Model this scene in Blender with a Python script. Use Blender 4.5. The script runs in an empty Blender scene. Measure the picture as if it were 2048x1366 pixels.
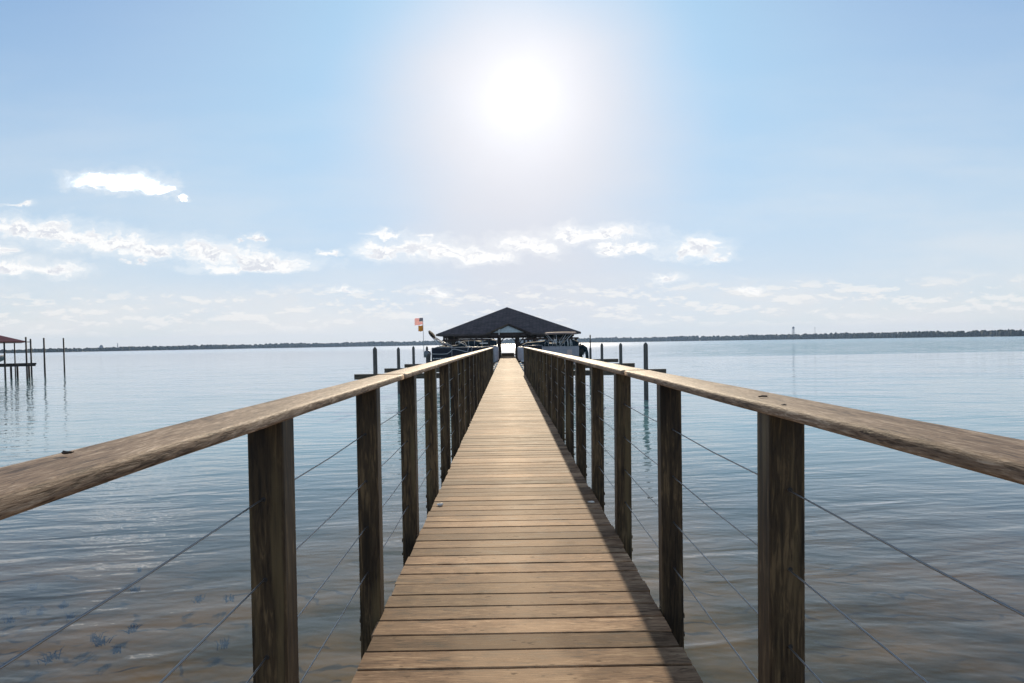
import bpy, bmesh, math, random
from mathutils import Vector, Matrix, noise as mnoise
R = math.radians
S = bpy.context.scene
COL = S.collection
random.seed(7)

# ------------------------------------------------------------------ camera
EYE = 1.16                       # eye height over the deck boards (deck top is z = 0)
WATER = -1.40                    # water level
FPX, W, H = 1380.0, 2048.0, 1366.0
cam_d = bpy.data.cameras.new('camera'); cam = bpy.data.objects.new('camera', cam_d); COL.objects.link(cam)
cam_d.sensor_width = 36.0; cam_d.lens = 36.0 * FPX / W
cam_d.clip_start = 0.05; cam_d.clip_end = 20000
PITCH, ROLL = R(-1.5), math.atan(0.0168)
cam_rot = Matrix.Rotation(R(90) + PITCH, 3, 'X') @ Matrix.Rotation(-ROLL, 3, 'Z')
cam.matrix_world = Matrix.Translation((0, 0, EYE)) @ cam_rot.to_4x4()
_v = cam_rot.transposed() @ Vector((0, 1, 0))          # the pier's direction, seen by the camera
VPX, VPY = 1014.5, 686.7
cam_d.shift_x = (W/2 + FPX*_v.x/-_v.z - VPX) / W
cam_d.shift_y = (VPY - H/2 + FPX*_v.y/-_v.z) / W
S.camera = cam

def ray(px, py):
    """direction in the world of a point of the photograph, scaled to y = 1"""
    c = Vector(((px - W/2 + cam_d.shift_x*W)/FPX, -(py - H/2 - cam_d.shift_y*W)/FPX, -1))
    d = cam_rot @ c
    return d / d.y
def at(px, py, y):
    return Vector((0, 0, EYE)) + ray(px, py)*y
def on_z(px, py, z):
    d = ray(px, py); return Vector((0, 0, EYE)) + d*((z - EYE)/d.z)

# ------------------------------------------------------------------ exposure, sun, sky
S.view_settings.view_transform = 'Standard'; S.view_settings.look = 'None'
S.view_settings.exposure = 0.0; S.view_settings.gamma = 1.0; S.view_settings.use_curve_mapping = False
S.cycles.max_bounces = 8; S.cycles.transparent_max_bounces = 12
S.cycles.sample_clamp_indirect = 6.0
SUN_AZ, SUN_EL = R(1.45), R(19.4)            # azimuth to the right of the pier's direction
SUN = Vector((math.sin(SUN_AZ)*math.cos(SUN_EL), math.cos(SUN_AZ)*math.cos(SUN_EL), math.sin(SUN_EL)))
sd = bpy.data.lights.new('sun', 'SUN'); sd.energy = 5.0; sd.angle = R(0.53); sd.color = (1.0, 0.84, 0.62)
so = bpy.data.objects.new('sun', sd); COL.objects.link(so)
so.rotation_euler = SUN.to_track_quat('Z', 'Y').to_euler(); so.location = (0, 0, 60)

class NT:
    """small helper for node trees"""
    def __init__(s, tree): s.t = tree; s.n = tree.nodes; s.l = tree.links
    def put(s, sock, val):
        if val is None: return
        if isinstance(val, bpy.types.NodeSocket): s.l.new(val, sock)
        else: sock.default_value = val
    def node(s, typ, ins=None, **kw):
        n = s.n.new(typ)
        for k, v in kw.items(): setattr(n, k, v)
        for k, v in (ins or {}).items(): s.put(n.inputs[k], v)
        return n
    def math(s, op, a, b=None, c=None, clamp=False):
        n = s.n.new('ShaderNodeMath'); n.operation = op; n.use_clamp = clamp
        s.put(n.inputs[0], a); s.put(n.inputs[1], b); s.put(n.inputs[2], c)
        return n.outputs[0]
    def vec(s, op, a, b=None, c=None):
        n = s.n.new('ShaderNodeVectorMath'); n.operation = op
        s.put(n.inputs[0], a)
        if b is not None: s.put(n.inputs[1], b)
        if c is not None: s.put(n.inputs[2], c)
        return n.outputs['Value'] if op in ('LENGTH', 'DOT_PRODUCT', 'DISTANCE') else n.outputs['Vector']
    def mix(s, f, a, b, mode='MIX'):
        n = s.n.new('ShaderNodeMix'); n.data_type = 'RGBA'; n.blend_type = mode; n.clamp_factor = True
        s.put(n.inputs[0], f); s.put(n.inputs[6], a); s.put(n.inputs[7], b)
        return n.outputs[2]
    def smooth(s, v, a, b, lo=0.0, hi=1.0):
        n = s.n.new('ShaderNodeMapRange'); n.interpolation_type = 'SMOOTHSTEP'
        s.put(n.inputs[0], v); s.put(n.inputs[1], a); s.put(n.inputs[2], b); s.put(n.inputs[3], lo); s.put(n.inputs[4], hi)
        return n.outputs[0]
    def lin(s, v, a, b, lo=0.0, hi=1.0):
        n = s.n.new('ShaderNodeMapRange')
        s.put(n.inputs[0], v); s.put(n.inputs[1], a); s.put(n.inputs[2], b); s.put(n.inputs[3], lo); s.put(n.inputs[4], hi)
        return n.outputs[0]
    def noise(s, vec, scale, detail=4, rough=0.55, dist=0.0, out=0):
        n = s.node('ShaderNodeTexNoise', {'Scale': scale, 'Detail': detail, 'Roughness': rough, 'Distortion': dist})
        s.put(n.inputs['Vector'], vec); return n.outputs[out]
    def xyz(s, v):
        n = s.n.new('ShaderNodeSeparateXYZ'); s.put(n.inputs[0], v); return n.outputs
    def comb(s, x, y, z=0.0):
        n = s.n.new('ShaderNodeCombineXYZ'); s.put(n.inputs[0], x); s.put(n.inputs[1], y); s.put(n.inputs[2], z); return n.outputs[0]

world = bpy.data.worlds.new('World'); S.world = world; world.use_nodes = True
wt = NT(world.node_tree); wt.n.clear()
wout = wt.node('ShaderNodeOutputWorld'); wbg = wt.node('ShaderNodeBackground', {'Strength': 0.1})
wt.l.new(wbg.outputs[0], wout.inputs[0])
sky = wt.node('ShaderNodeTexSky', sky_type='NISHITA', sun_disc=False, sun_elevation=SUN_EL, sun_rotation=SUN_AZ,
              altitude=0.0, air_density=1.0, dust_density=0.6, ozone_density=2.2)
dirv = wt.vec('NORMALIZE', wt.node('ShaderNodeTexCoord').outputs['Generated'])
dx, dy, dz = wt.xyz(dirv)
ysafe = wt.math('MAXIMUM', dy, 0.05)
u = wt.math('DIVIDE', dx, ysafe); v = wt.math('DIVIDE', dz, ysafe)
uv = wt.comb(u, v)
front = wt.smooth(dy, 0.15, 0.4)
# sky colour: the Nishita sky, calmed to a hazy pale blue (thin haze whitens it towards the horizon and round the sun)
skyc = wt.node('ShaderNodeHueSaturation', {'Saturation': 1.25, 'Value': 1.0, 'Color': sky.outputs[0]}).outputs[0]
SKY_GAIN = 1.5
skyc = wt.vec('SCALE', skyc); skyc.node.inputs['Scale'].default_value = SKY_GAIN
# thin high haze evens the glare out round the sun
def softcap(x, c):
    return wt.math('MULTIPLY', x, wt.math('POWER', wt.math('ADD', 1.0, wt.math('POWER', wt.math('DIVIDE', x, c), 4.0)), -0.25))
_r, _g, _b = wt.xyz(skyc)
skyc = wt.comb(softcap(_r, 3.75), softcap(_g, 6.4), softcap(_b, 9.3))
el = wt.math('MAXIMUM', dz, 0.0)
veil_h = wt.math('POWER', 2.718, wt.math('MULTIPLY', el, -6.3))
streak = wt.noise(wt.vec('MULTIPLY', uv, (1.6, 7.0, 1)), 1.7, 5, 0.55)
veil_n = wt.smooth(streak, 0.35, 0.75, 0.0, 1.0)
cosang = wt.vec('DOT_PRODUCT', dirv, tuple(SUN))
ang = wt.math('ARCCOSINE', wt.math('MINIMUM', cosang, 1.0))
ang_n = wt.math('ADD', ang, wt.math('MULTIPLY', wt.math('SUBTRACT', wt.noise(uv, 9.0, 3, 0.5), 0.5), 0.03))
us, vs_ = SUN.x/SUN.y, SUN.z/SUN.y
du = wt.math('SUBTRACT', u, us); dv = wt.math('SUBTRACT', v, vs_)
dv = wt.math('ADD', wt.math('MULTIPLY', wt.math('MINIMUM', dv, 0.0), 0.62), wt.math('MULTIPLY', wt.math('MAXIMUM', dv, 0.0), 1.15))
hr = wt.math('SQRT', wt.math('ADD', wt.math('MULTIPLY', du, du), wt.math('MULTIPLY', dv, dv)))
hr = wt.math('ADD', hr, wt.math('MULTIPLY', wt.math('SUBTRACT', wt.noise(wt.vec('MULTIPLY', uv, (1, 1.4, 1)), 4.0, 3, 0.5), 0.5), 0.10))
halo = wt.math('MULTIPLY', wt.smooth(hr, 0.06, 0.315, 1.0, 0.0), front)
# light shaft of thin haze below the sun, widening to the horizon
core = wt.math('POWER', 2.718, wt.math('MULTIPLY', wt.math('DIVIDE', ang_n, 0.085), -1.0))
VEIL = (8.7, 8.65, 8.6, 1); HALO = (7.35, 7.35, 7.9, 1)
veil = wt.math('MINIMUM', wt.math('ADD', wt.math('MULTIPLY', veil_h, 0.95), wt.math('MULTIPLY', wt.math('MULTIPLY', veil_n, 0.22), wt.smooth(el, 0.45, 0.1))), 0.97)
veil = wt.math('MAXIMUM', veil, wt.math('MULTIPLY', wt.math('SUBTRACT', 1.0, front), 0.30))   # sky behind the camera whitened, added as fill for surfaces facing it
VEIL_IN = wt.mix(front, (7.7, 7.5, 7.2, 1), VEIL)
c1 = wt.mix(veil, skyc, VEIL_IN)
c1 = wt.mix(wt.math('MULTIPLY', halo, 0.95), c1, HALO)
# clouds: each a flat-based puff at its own bearing and height (bearing/height read off the photograph in pixels)
CL = [(205,364,58,18),(262,371,62,22),(310,382,30,16),(362,400,14,6),
      (30,458,60,22),(110,466,60,24),(165,478,70,26),(235,490,80,22),(300,505,70,22),(395,500,52,24),(430,512,60,26),
      (500,520,60,22),(560,528,50,18),(510,535,110,12),(190,492,30,10),(20,537,70,16),(105,541,60,14),(8,500,22,14),(278,526,13,5),(242,525,9,5),(515,481,20,7),(480,485,14,5),(40,412,22,6),
      (768,469,30,8),(845,477,18,5),(770,505,50,20),(830,502,62,22),(890,508,60,22),(960,515,70,16),(1045,494,56,20),(1085,500,30,16),
      (1145,470,50,17),(1215,471,72,18),(1225,501,28,14),(1275,498,44,13),(1395,500,52,24),(1370,508,40,14),(1440,512,24,8),
      (655,508,18,6),(690,580,26,6),(865,586,30,7),(1332,560,28,9),(1505,578,20,6)]
wob = wt.noise(wt.vec('MULTIPLY', uv, (1.0, 1.7, 1)), 26, 6, 0.62, 0.3, out=1)
uvw = wt.vec('ADD', uv, wt.vec('MULTIPLY', wt.vec('SUBTRACT', wob, (0.5, 0.5, 0.5)), (0.070, 0.040, 0)))
best = None
for (cx, cy, rx, ry) in CL:
    d = ray(cx, cy); sx, sy = FPX/rx/1.12, FPX/ry/1.1
    a = wt.vec('MULTIPLY_ADD', uvw, (sx, sy, 0), (-d.x*sx, -d.z*sy, 0))
    a = wt.vec('MAXIMUM', a, wt.vec('MULTIPLY', a, (-1.0, -1.5, 0)))
    ln = wt.vec('LENGTH', a)
    boost = ln if best is None else (wt.math('MINIMUM', boost, ln) if CL.index((cx, cy, rx, ry)) < 4 else boost)
    best = ln if best is None else wt.node('ShaderNodeMath', {0: best, 1: ln, 2: 0.35}, operation='SMOOTH_MIN').outputs[0]
# billowy edges, a soft fringe of thin vapour, and relief from the light above
pv = wt.vec('MULTIPLY', uvw, (1.0, 1.35, 1))
fine = wt.noise(pv, 62, 7, 0.60); fine_up = wt.noise(wt.vec('ADD', pv, (0.0016, 0.0052, 0)), 62, 7, 0.60)
big = wt.noise(pv, 24, 3, 0.5); big_up = wt.noise(wt.vec('ADD', pv, (0.003, 0.011, 0)), 24, 3, 0.5)
dens = wt.math('ADD', wt.math('SUBTRACT', 1.0, best), wt.math('ADD', wt.math('MULTIPLY', wt.math('SUBTRACT', fine, 0.5), 1.1), wt.math('MULTIPLY', wt.math('SUBTRACT', big, 0.5), 0.9)))
calpha = wt.smooth(dens, -0.10, 0.55)
fringe = wt.math('MULTIPLY', wt.smooth(dens, -0.75, 0.25), 0.34)
calpha = wt.math('MAXIMUM', calpha, fringe)
relief = wt.math('ADD', wt.math('MULTIPLY', wt.math('SUBTRACT', fine, fine_up), 2.6), wt.math('MULTIPLY', wt.math('SUBTRACT', big, big_up), 2.2))
thick = wt.math('MULTIPLY', wt.smooth(dens, 0.15, 0.75), wt.smooth(relief, 0.22, -0.28))
# low rows of far clouds above the horizon
rowv = wt.comb(wt.math('MULTIPLY', u, 9.0), wt.math('MULTIPLY', v, 28.0))
row = wt.noise(rowv, 1.5, 8, 0.66, 0.0)
row_dn = wt.noise(wt.vec('ADD', rowv, (0.02, 0.20, 0)), 1.5, 8, 0.66, 0.0)
rmask = wt.math('MULTIPLY', wt.smooth(v, 0.012, 0.035), wt.smooth(v, 0.098, 0.066))
rim = wt.math('MULTIPLY', wt.smooth(wt.math('SUBTRACT', row, row_dn), 0.01, 0.09), rmask)
rbody = wt.math('MULTIPLY', wt.smooth(row, 0.42, 0.66), rmask)
c2 = wt.mix(wt.math('MULTIPLY', rbody, 0.5), c1, (8.3, 8.3, 8.4, 1))
c2 = wt.mix(wt.math('MULTIPLY', rim, 0.6), c2, (9.8, 9.6, 9.3, 1))
bst = wt.vec('SCALE', (10.6, 10.5, 10.3)); wt.put(bst.node.inputs['Scale'], wt.smooth(boost, 1.1, 0.6, 1.0, 2.1))   # the small dense cloud on the left has the brightest rim
ccol = wt.mix(thick, bst, (7.6, 7.75, 8.3, 1))
c3 = wt.mix(wt.math('MULTIPLY', wt.math('MULTIPLY', calpha, 0.92), front), c2, ccol)
corec = wt.vec('SCALE', (4.9, 4.8, 4.6)); wt.put(corec.node.inputs['Scale'], core)
c4 = wt.vec('ADD', c3, corec)
wt.l.new(c4, wbg.inputs['Color'])

# ------------------------------------------------------------------ mesh helpers
class MB:
    """collects shapes; build() links them as one mesh object"""
    def __init__(s): s.v = []; s.f = []; s.sm = []; s.c = []; s.mi = []; s.tint = 0.5; s.mat = 0
    def face(s, idx, smooth=False):
        s.f.append(tuple(idx)); s.sm.append(smooth); s.c.append(s.tint); s.mi.append(s.mat)
    def box(s, c, size, rz=0.0, rx=0.0, ry=0.0):
        m = Matrix.Rotation(rz, 3, 'Z') @ Matrix.Rotation(ry, 3, 'Y') @ Matrix.Rotation(rx, 3, 'X')
        b = len(s.v); hx, hy, hz = size[0]/2, size[1]/2, size[2]/2
        for x in (-hx, hx):
            for y in (-hy, hy):
                for z in (-hz, hz): s.v.append(Vector(c) + m @ Vector((x, y, z)))
        for q in ((0,1,3,2),(4,6,7,5),(0,4,5,1),(2,3,7,6),(0,2,6,4),(1,5,7,3)): s.face([b+i for i in q])
    def span(s, a, b):
        s.box([(a[i]+b[i])/2 for i in range(3)], [abs(b[i]-a[i]) for i in range(3)])
    def beam(s, p0, p1, w, h, up=(0,0,1)):
        p0, p1 = Vector(p0), Vector(p1); t = (p1-p0).normalized(); upv = Vector(up)
        if abs(t.dot(upv)) > 0.98: upv = Vector((1,0,0))
        r = t.cross(upv).normalized(); n = r.cross(t)
        b = len(s.v)
        for p in (p0, p1):
            for (i, j) in ((-1,-1),(1,-1),(1,1),(-1,1)): s.v.append(p + r*(i*w/2) + n*(j*h/2))
        for q in ((0,3,2,1),(4,5,6,7),(0,1,5,4),(1,2,6,5),(2,3,7,6),(3,0,4,7)): s.face([b+i for i in q])
    def tube(s, pts, r, n=8, caps=True):
        pts = [Vector(p) for p in pts]; rs = r if isinstance(r, (list, tuple)) else [r]*len(pts)
        b = len(s.v); ref = None
        for i, p in enumerate(pts):
            t = (pts[min(i+1, len(pts)-1)] - pts[max(i-1, 0)]).normalized()
            if ref is None: ref = Vector((0,0,1)) if abs(t.z) < 0.9 else Vector((1,0,0))
            a = (ref - t*ref.dot(t)).normalized(); c = t.cross(a); ref = a
            for k in range(n):
                w = 2*math.pi*k/n; s.v.append(p + (a*math.cos(w) + c*math.sin(w))*rs[i])
        for i in range(len(pts)-1):
            for k in range(n):
                k2 = (k+1) % n; s.face((b+i*n+k, b+i*n+k2, b+(i+1)*n+k2, b+(i+1)*n+k), True)
        if caps:
            s.face([b+k for k in reversed(range(n))]); s.face([b+(len(pts)-1)*n+k for k in range(n)])
    def lathe(s, prof, c=(0,0,0), n=14):
        b = len(s.v); c = Vector(c)
        for (r, z) in prof:
            for k in range(n):
                w = 2*math.pi*k/n; s.v.append(c + Vector((r*math.cos(w), r*math.sin(w), z)))
        for i in range(len(prof)-1):
            for k in range(n):
                k2 = (k+1) % n; s.face((b+i*n+k, b+i*n+k2, b+(i+1)*n+k2, b+(i+1)*n+k), True)
        s.face([b+k for k in reversed(range(n))]); s.face([b+(len(prof)-1)*n+k for k in range(n)])
    def loft(s, rings, smooth=True, caps=True):
        b = len(s.v); n = len(rings[0])
        for ring in rings:
            for p in ring: s.v.append(Vector(p))
        for i in range(len(rings)-1):
            for k in range(n):
                k2 = (k+1) % n; s.face((b+i*n+k, b+i*n+k2, b+(i+1)*n+k2, b+(i+1)*n+k), smooth)
        if caps:
            s.face([b+k for k in reversed(range(n))]); s.face([b+(len(rings)-1)*n+k for k in range(n)])
    def blob(s, c, r, n=10, m=7, amp=0.0, seed=0.0, rot=None):
        b = len(s.v); c = Vector(c); rings = []
        rot = rot or Matrix.Identity(3)
        for i in range(m+1):
            ph = math.pi*i/m
            for k in range(n):
                th = 2*math.pi*k/n
                d = Vector((math.sin(ph)*math.cos(th), math.sin(ph)*math.sin(th), math.cos(ph)))
                f = 1 + amp*mnoise.noise(d*1.7 + Vector((seed, seed*1.3, -seed)))
                s.v.append(c + rot @ Vector((d.x*r[0]*f, d.y*r[1]*f, d.z*r[2]*f)))
        for i in range(m):
            for k in range(n):
                k2 = (k+1) % n; s.face((b+i*n+k, b+(i+1)*n+k, b+(i+1)*n+k2, b+i*n+k2), True)
    def poly(s, pts, smooth=False):
        b = len(s.v); s.v += [Vector(p) for p in pts]; s.face(range(b, b+len(pts)), smooth)
    def build(s, name, mat, parent=None, loc=None):
        me = bpy.data.meshes.new(name); me.from_pydata([tuple(p) for p in s.v], [], s.f)
        bm = bmesh.new(); bm.from_mesh(me)
        bmesh.ops.recalc_face_normals(bm, faces=bm.faces); bm.to_mesh(me); bm.free()
        me.polygons.foreach_set('use_smooth', s.sm)
        me.polygons.foreach_set('material_index', s.mi)
        at_ = me.attributes.new('tint', 'FLOAT', 'FACE'); at_.data.foreach_set('value', s.c)
        for m_ in (mat if isinstance(mat, (list, tuple)) else [mat]): me.materials.append(m_)
        o = bpy.data.objects.new(name, me); COL.objects.link(o)
        if parent: o.parent = parent
        if loc: o.location = loc
        return o
def tag(o, label=None, cat=None, group=None, kind=None):
    if label: o['label'] = label
    if cat: o['category'] = cat
    if group: o['group'] = group
    if kind: o['kind'] = kind
    return o
def empty(name, loc=(0,0,0), rz=0.0):
    o = bpy.data.objects.new(name, None); o.empty_display_size = 0.3; COL.objects.link(o)
    o.location = loc; o.rotation_euler = (0, 0, rz); return o
def copy_tree(o, parent=None):
    c = o.copy(); COL.objects.link(c)
    if parent: c.parent = parent
    for ch in list(o.children): copy_tree(ch, c)
    return c
def rrect(w, h, r, k=3):
    """rounded rectangle outline in 2-D"""
    pts = []
    for (cx, cy, a0) in ((w/2-r, h/2-r, 0), (-w/2+r, h/2-r, 90), (-w/2+r, -h/2+r, 180), (w/2-r, -h/2+r, 270)):
        for i in range(k+1):
            a = R(a0 + 90*i/k); pts.append((cx + r*math.cos(a), cy + r*math.sin(a)))
    return pts

# ------------------------------------------------------------------ materials
def mat(name, col, rough=0.6, metal=0.0, spec=0.5, var=0.12, scale=6.0, bump=0.0, bscale=40.0):
    m = bpy.data.materials.new(name); m.use_nodes = True; t = NT(m.node_tree)
    p = m.node_tree.nodes['Principled BSDF']
    oc = t.node('ShaderNodeTexCoord').outputs['Object']
    n = t.noise(oc, scale, 5, 0.6)
    lo = tuple(c*(1-var) for c in col)+(1,); hi = tuple(min(1, c*(1+var)) for c in col)+(1,)
    t.put(p.inputs['Base Color'], t.mix(t.smooth(n, 0.3, 0.7), lo, hi))
    t.put(p.inputs['Roughness'], t.lin(n, 0.3, 0.7, rough*0.9, min(1, rough*1.1)))
    p.inputs['Metallic'].default_value = metal; p.inputs['Specular IOR Level'].default_value = spec
    if bump:
        b = t.node('ShaderNodeBump', {'Strength': bump, 'Distance': 0.01, 'Height': t.noise(oc, bscale, 4)})
        t.l.new(b.outputs[0], p.inputs['Normal'])
    return m

def wood(name, dark, mid, pale, axis, rough=0.55, spec=0.4, grain=1.0, streaks=None, stain=0.35, bump=0.35, length=1.0, worn_glare=False):
    """weathered timber, grain running along the given local axis"""
    m = bpy.data.materials.new(name); m.use_nodes = True; t = NT(m.node_tree)
    p = m.node_tree.nodes['Principled BSDF']
    oc = t.node('ShaderNodeTexCoord').outputs['Object']
    tint = t.node('ShaderNodeAttribute', attribute_name='tint').outputs['Fac']
    info = t.node('ShaderNodeObjectInfo').outputs['Random']
    shift = t.math('ADD', t.math('MULTIPLY', tint, 37.0), t.math('MULTIPLY', info, 91.0))
    co = t.vec('ADD', oc, t.comb(shift, t.math('MULTIPLY', shift, 1.7), t.math('MULTIPLY', shift, 0.6)))
    sc = [1.0, 1.0, 1.0]; sc[axis] = 0.09*length
    g = t.noise(t.vec('MULTIPLY', co, tuple(sc)), 95*grain, 5, 0.65, 0.6)
    sc2 = [1.0, 1.0, 1.0]; sc2[axis] = 0.16*length
    b = t.noise(t.vec('MULTIPLY', co, tuple(sc2)), 11*grain, 4, 0.6, 0.8)
    blot = t.noise(co, 5.0, 4, 0.6)
    f = t.math('ADD', t.math('MULTIPLY', g, 0.62), t.math('MULTIPLY', b, 0.48))
    c = t.mix(t.smooth(f, 0.43, 0.55), dark+(1,), mid+(1,))
    c = t.mix(t.smooth(f, 0.55, 0.68), c, pale+(1,))
    c = t.mix(t.math('MULTIPLY', t.smooth(blot, 0.5, 0.72), stain), c, tuple(x*0.55 for x in mid)+(1,))
    if worn_glare:                                 # trodden, bleached walkway middle, partly sun glare put into the colour; grimy patches elsewhere
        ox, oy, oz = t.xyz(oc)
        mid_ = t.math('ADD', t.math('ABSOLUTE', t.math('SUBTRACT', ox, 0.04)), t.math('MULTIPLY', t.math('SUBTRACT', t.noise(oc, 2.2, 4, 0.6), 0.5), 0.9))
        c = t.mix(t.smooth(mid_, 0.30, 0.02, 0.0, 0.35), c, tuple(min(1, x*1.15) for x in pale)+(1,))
        c = t.mix(t.smooth(mid_, 0.38, 0.75, 0.0, 0.5), c, tuple(x*1.25 for x in dark)+(1,))
        g2 = t.noise(t.vec('ADD', oc, (9.3, 1.7, 0)), 0.55, 3, 0.6)
        c = t.mix(t.smooth(g2, 0.52, 0.7, 0.0, 0.28), c, (0.14, 0.13, 0.085, 1))
        fl = t.smooth(t.noise(t.vec('MULTIPLY', co, (0.35, 1, 1)), 42, 2, 0.5), 0.66, 0.72, 0.0, 0.6)
        c = t.mix(fl, c, tuple(x*0.7 for x in dark)+(1,))
    val = t.lin(tint, 0.0, 1.0, 0.52, 1.42)
    c = t.mix(1.0, c, t.comb(val, val, val), 'MULTIPLY')
    if streaks:
        ss = [9.0, 9.0, 9.0]; ss[axis] = 0.45
        k = t.noise(t.vec('MULTIPLY', co, tuple(ss)), 2.6, 3, 0.5)
        c = t.mix(t.math('MULTIPLY', t.smooth(k, 0.52, 0.68), 0.8), c, streaks+(1,))
        k2 = t.noise(t.vec('MULTIPLY', t.vec('ADD', co, (3.1, 7.7, 1.3)), tuple(ss)), 3.0, 3, 0.5)
        c = t.mix(t.math('MULTIPLY', t.smooth(k2, 0.56, 0.7), 0.7), c, tuple(x*0.4 for x in dark)+(1,))
    t.put(p.inputs['Base Color'], c)
    t.put(p.inputs['Roughness'], t.lin(f, 0.35, 0.75, rough*0.82, min(1, rough*1.15)))
    p.inputs['Specular IOR Level'].default_value = spec
    bp = t.node('ShaderNodeBump', {'Strength': bump, 'Distance': 0.004, 'Height': f})
    t.l.new(bp.outputs[0], p.inputs['Normal'])
    return m

M = {}
M['deck'] = wood('deck_timber', (0.075,0.044,0.026), (0.325,0.198,0.114), (0.60,0.415,0.25), 0, grain=1.7, rough=0.735, spec=0.045, stain=0.6, worn_glare=True)
M['rail'] = wood('rail_timber', (0.085,0.056,0.037), (0.30,0.205,0.135), (0.60,0.46,0.33), 1, rough=0.66, spec=0.12, grain=2.4, stain=0.5, bump=1.0)
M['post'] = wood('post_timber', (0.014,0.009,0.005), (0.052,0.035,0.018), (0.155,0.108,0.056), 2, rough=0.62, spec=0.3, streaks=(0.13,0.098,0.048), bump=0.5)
M['pile'] = wood('pile_timber', (0.05,0.048,0.046), (0.105,0.10,0.095), (0.17,0.165,0.155), 2, rough=0.8, spec=0.2)
M['old_beam'] = wood('beam_timber', (0.035,0.028,0.022), (0.085,0.066,0.05), (0.16,0.125,0.095), 0, rough=0.75, spec=0.25)
M['dark_pile'] = wood('tarred_timber', (0.012,0.011,0.011), (0.024,0.021,0.02), (0.04,0.035,0.033), 2, rough=0.7, spec=0.3)
M['cable'] = mat('steel_cable', (0.26,0.26,0.26), 0.42, 0.85)
M['steel'] = mat('galvanised_steel', (0.30,0.30,0.30), 0.5, 0.7)
M['silver'] = mat('aluminium_tube', (0.46,0.47,0.49), 0.45, 0.6)
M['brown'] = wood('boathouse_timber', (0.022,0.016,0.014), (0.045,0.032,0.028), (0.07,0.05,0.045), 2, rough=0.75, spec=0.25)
M['panel'] = mat('painted_board', (0.52,0.60,0.64), 0.6)
M['navy'] = mat('navy_vinyl', (0.010,0.016,0.030), 0.5, 0.0, 0.25)
M['cover'] = mat('navy_canvas', (0.012,0.026,0.036), 0.85, 0.0, 0.1, var=0.25, scale=3.0, bump=0.3, bscale=9)
M['grey_panel'] = mat('grey_fence_panel', (0.30,0.30,0.34), 0.4)
M['pale_hull'] = mat('pale_hull', (0.36,0.39,0.45), 0.4)
M['tan'] = mat('tan_canvas', (0.30,0.22,0.19), 0.85, 0, 0.2)
M['seat'] = mat('seat_vinyl', (0.50,0.40,0.38), 0.55)
M['white'] = mat('white_gelcoat', (0.78,0.78,0.76), 0.35)
M['boot'] = mat('canvas_boot', (0.018,0.015,0.013), 0.9, 0, 0.05)
M['cowl'] = mat('cowling_grey', (0.19,0.21,0.23), 0.3)
M['black'] = mat('black_rubber', (0.016,0.016,0.017), 0.6)
M['red_roof'] = mat('red_metal_roof', (0.20,0.045,0.030), 0.55)
M['shell'] = mat('shell_white', (0.72,0.70,0.65), 0.6)
M['leaf'] = mat('dry_leaf', (0.05,0.035,0.025), 0.8)
M['orange'] = mat('orange_flag_cloth', (0.85,0.30,0.03), 0.8)
M['tower'] = mat('tower_paint', (0.12,0.12,0.14), 0.6)

def shingle():
    m = bpy.data.materials.new('roof_shingles'); m.use_nodes = True; t = NT(m.node_tree)
    p = m.node_tree.nodes['Principled BSDF']; oc = t.node('ShaderNodeTexCoord').outputs['Object']
    x, y, z = t.xyz(oc)
    br = t.node('ShaderNodeTexBrick', {'Scale': 1.0, 'Color1': (0.090,0.075,0.073,1), 'Color2': (0.130,0.109,0.105,1), 'Mortar': (0.035,0.032,0.036,1),
                'Mortar Size': 0.012, 'Brick Width': 0.32, 'Row Height': 0.09})
    t.l.new(t.comb(t.math('ADD', x, t.math('MULTIPLY', y, 0.7)), z), br.inputs['Vector'])
    n = t.noise(oc, 1.3, 4)
    c = t.mix(1.0, br.outputs[0], t.mix(t.smooth(n, 0.3, 0.7), (0.82,0.82,0.82,1), (1.2,1.18,1.18,1)), 'MULTIPLY')
    t.put(p.inputs['Base Color'], c); p.inputs['Roughness'].default_value = 0.85; p.inputs['Specular IOR Level'].default_value = 0.2
    return m
M['shingle'] = shingle()

def flag_mat():
    m = bpy.data.materials.new('flag_cloth'); m.use_nodes = True; t = NT(m.node_tree)
    p = m.node_tree.nodes['Principled BSDF']
    uvn = t.node('ShaderNodeUVMap').outputs[0]; x, y, z = t.xyz(uvn)
    st = t.math('GREATER_THAN', t.math('FRACT', t.math('MULTIPLY', y, 6.5)), 0.5)
    c = t.mix(st, (0.78,0.09,0.08,1), (0.88,0.86,0.84,1))
    canton = t.math('MULTIPLY', t.math('LESS_THAN', x, 0.42), t.math('GREATER_THAN', y, 0.4615))
    vor = t.node('ShaderNodeTexVoronoi', {'Scale': 1.0, 'Randomness': 0.0}); t.l.new(t.comb(t.math('MULTIPLY', x, 22), t.math('MULTIPLY', y, 16)), vor.inputs['Vector'])
    star = t.math('LESS_THAN', vor.outputs['Distance'], 0.26)
    c = t.mix(canton, c, t.mix(star, (0.04,0.05,0.14,1), (0.8,0.8,0.8,1)))
    t.put(p.inputs['Base Color'], c); p.inputs['Roughness'].default_value = 0.8
    tr = t.node('ShaderNodeBsdfTranslucent'); t.put(tr.inputs[0], c)
    mx = t.node('ShaderNodeMixShader', {0: 0.65}); t.l.new(p.outputs[0], mx.inputs[1]); t.l.new(tr.outputs[0], mx.inputs[2])
    t.l.new(mx.outputs[0], m.node_tree.nodes['Material Output'].inputs[0])
    return m
M['flag'] = flag_mat()

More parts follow.
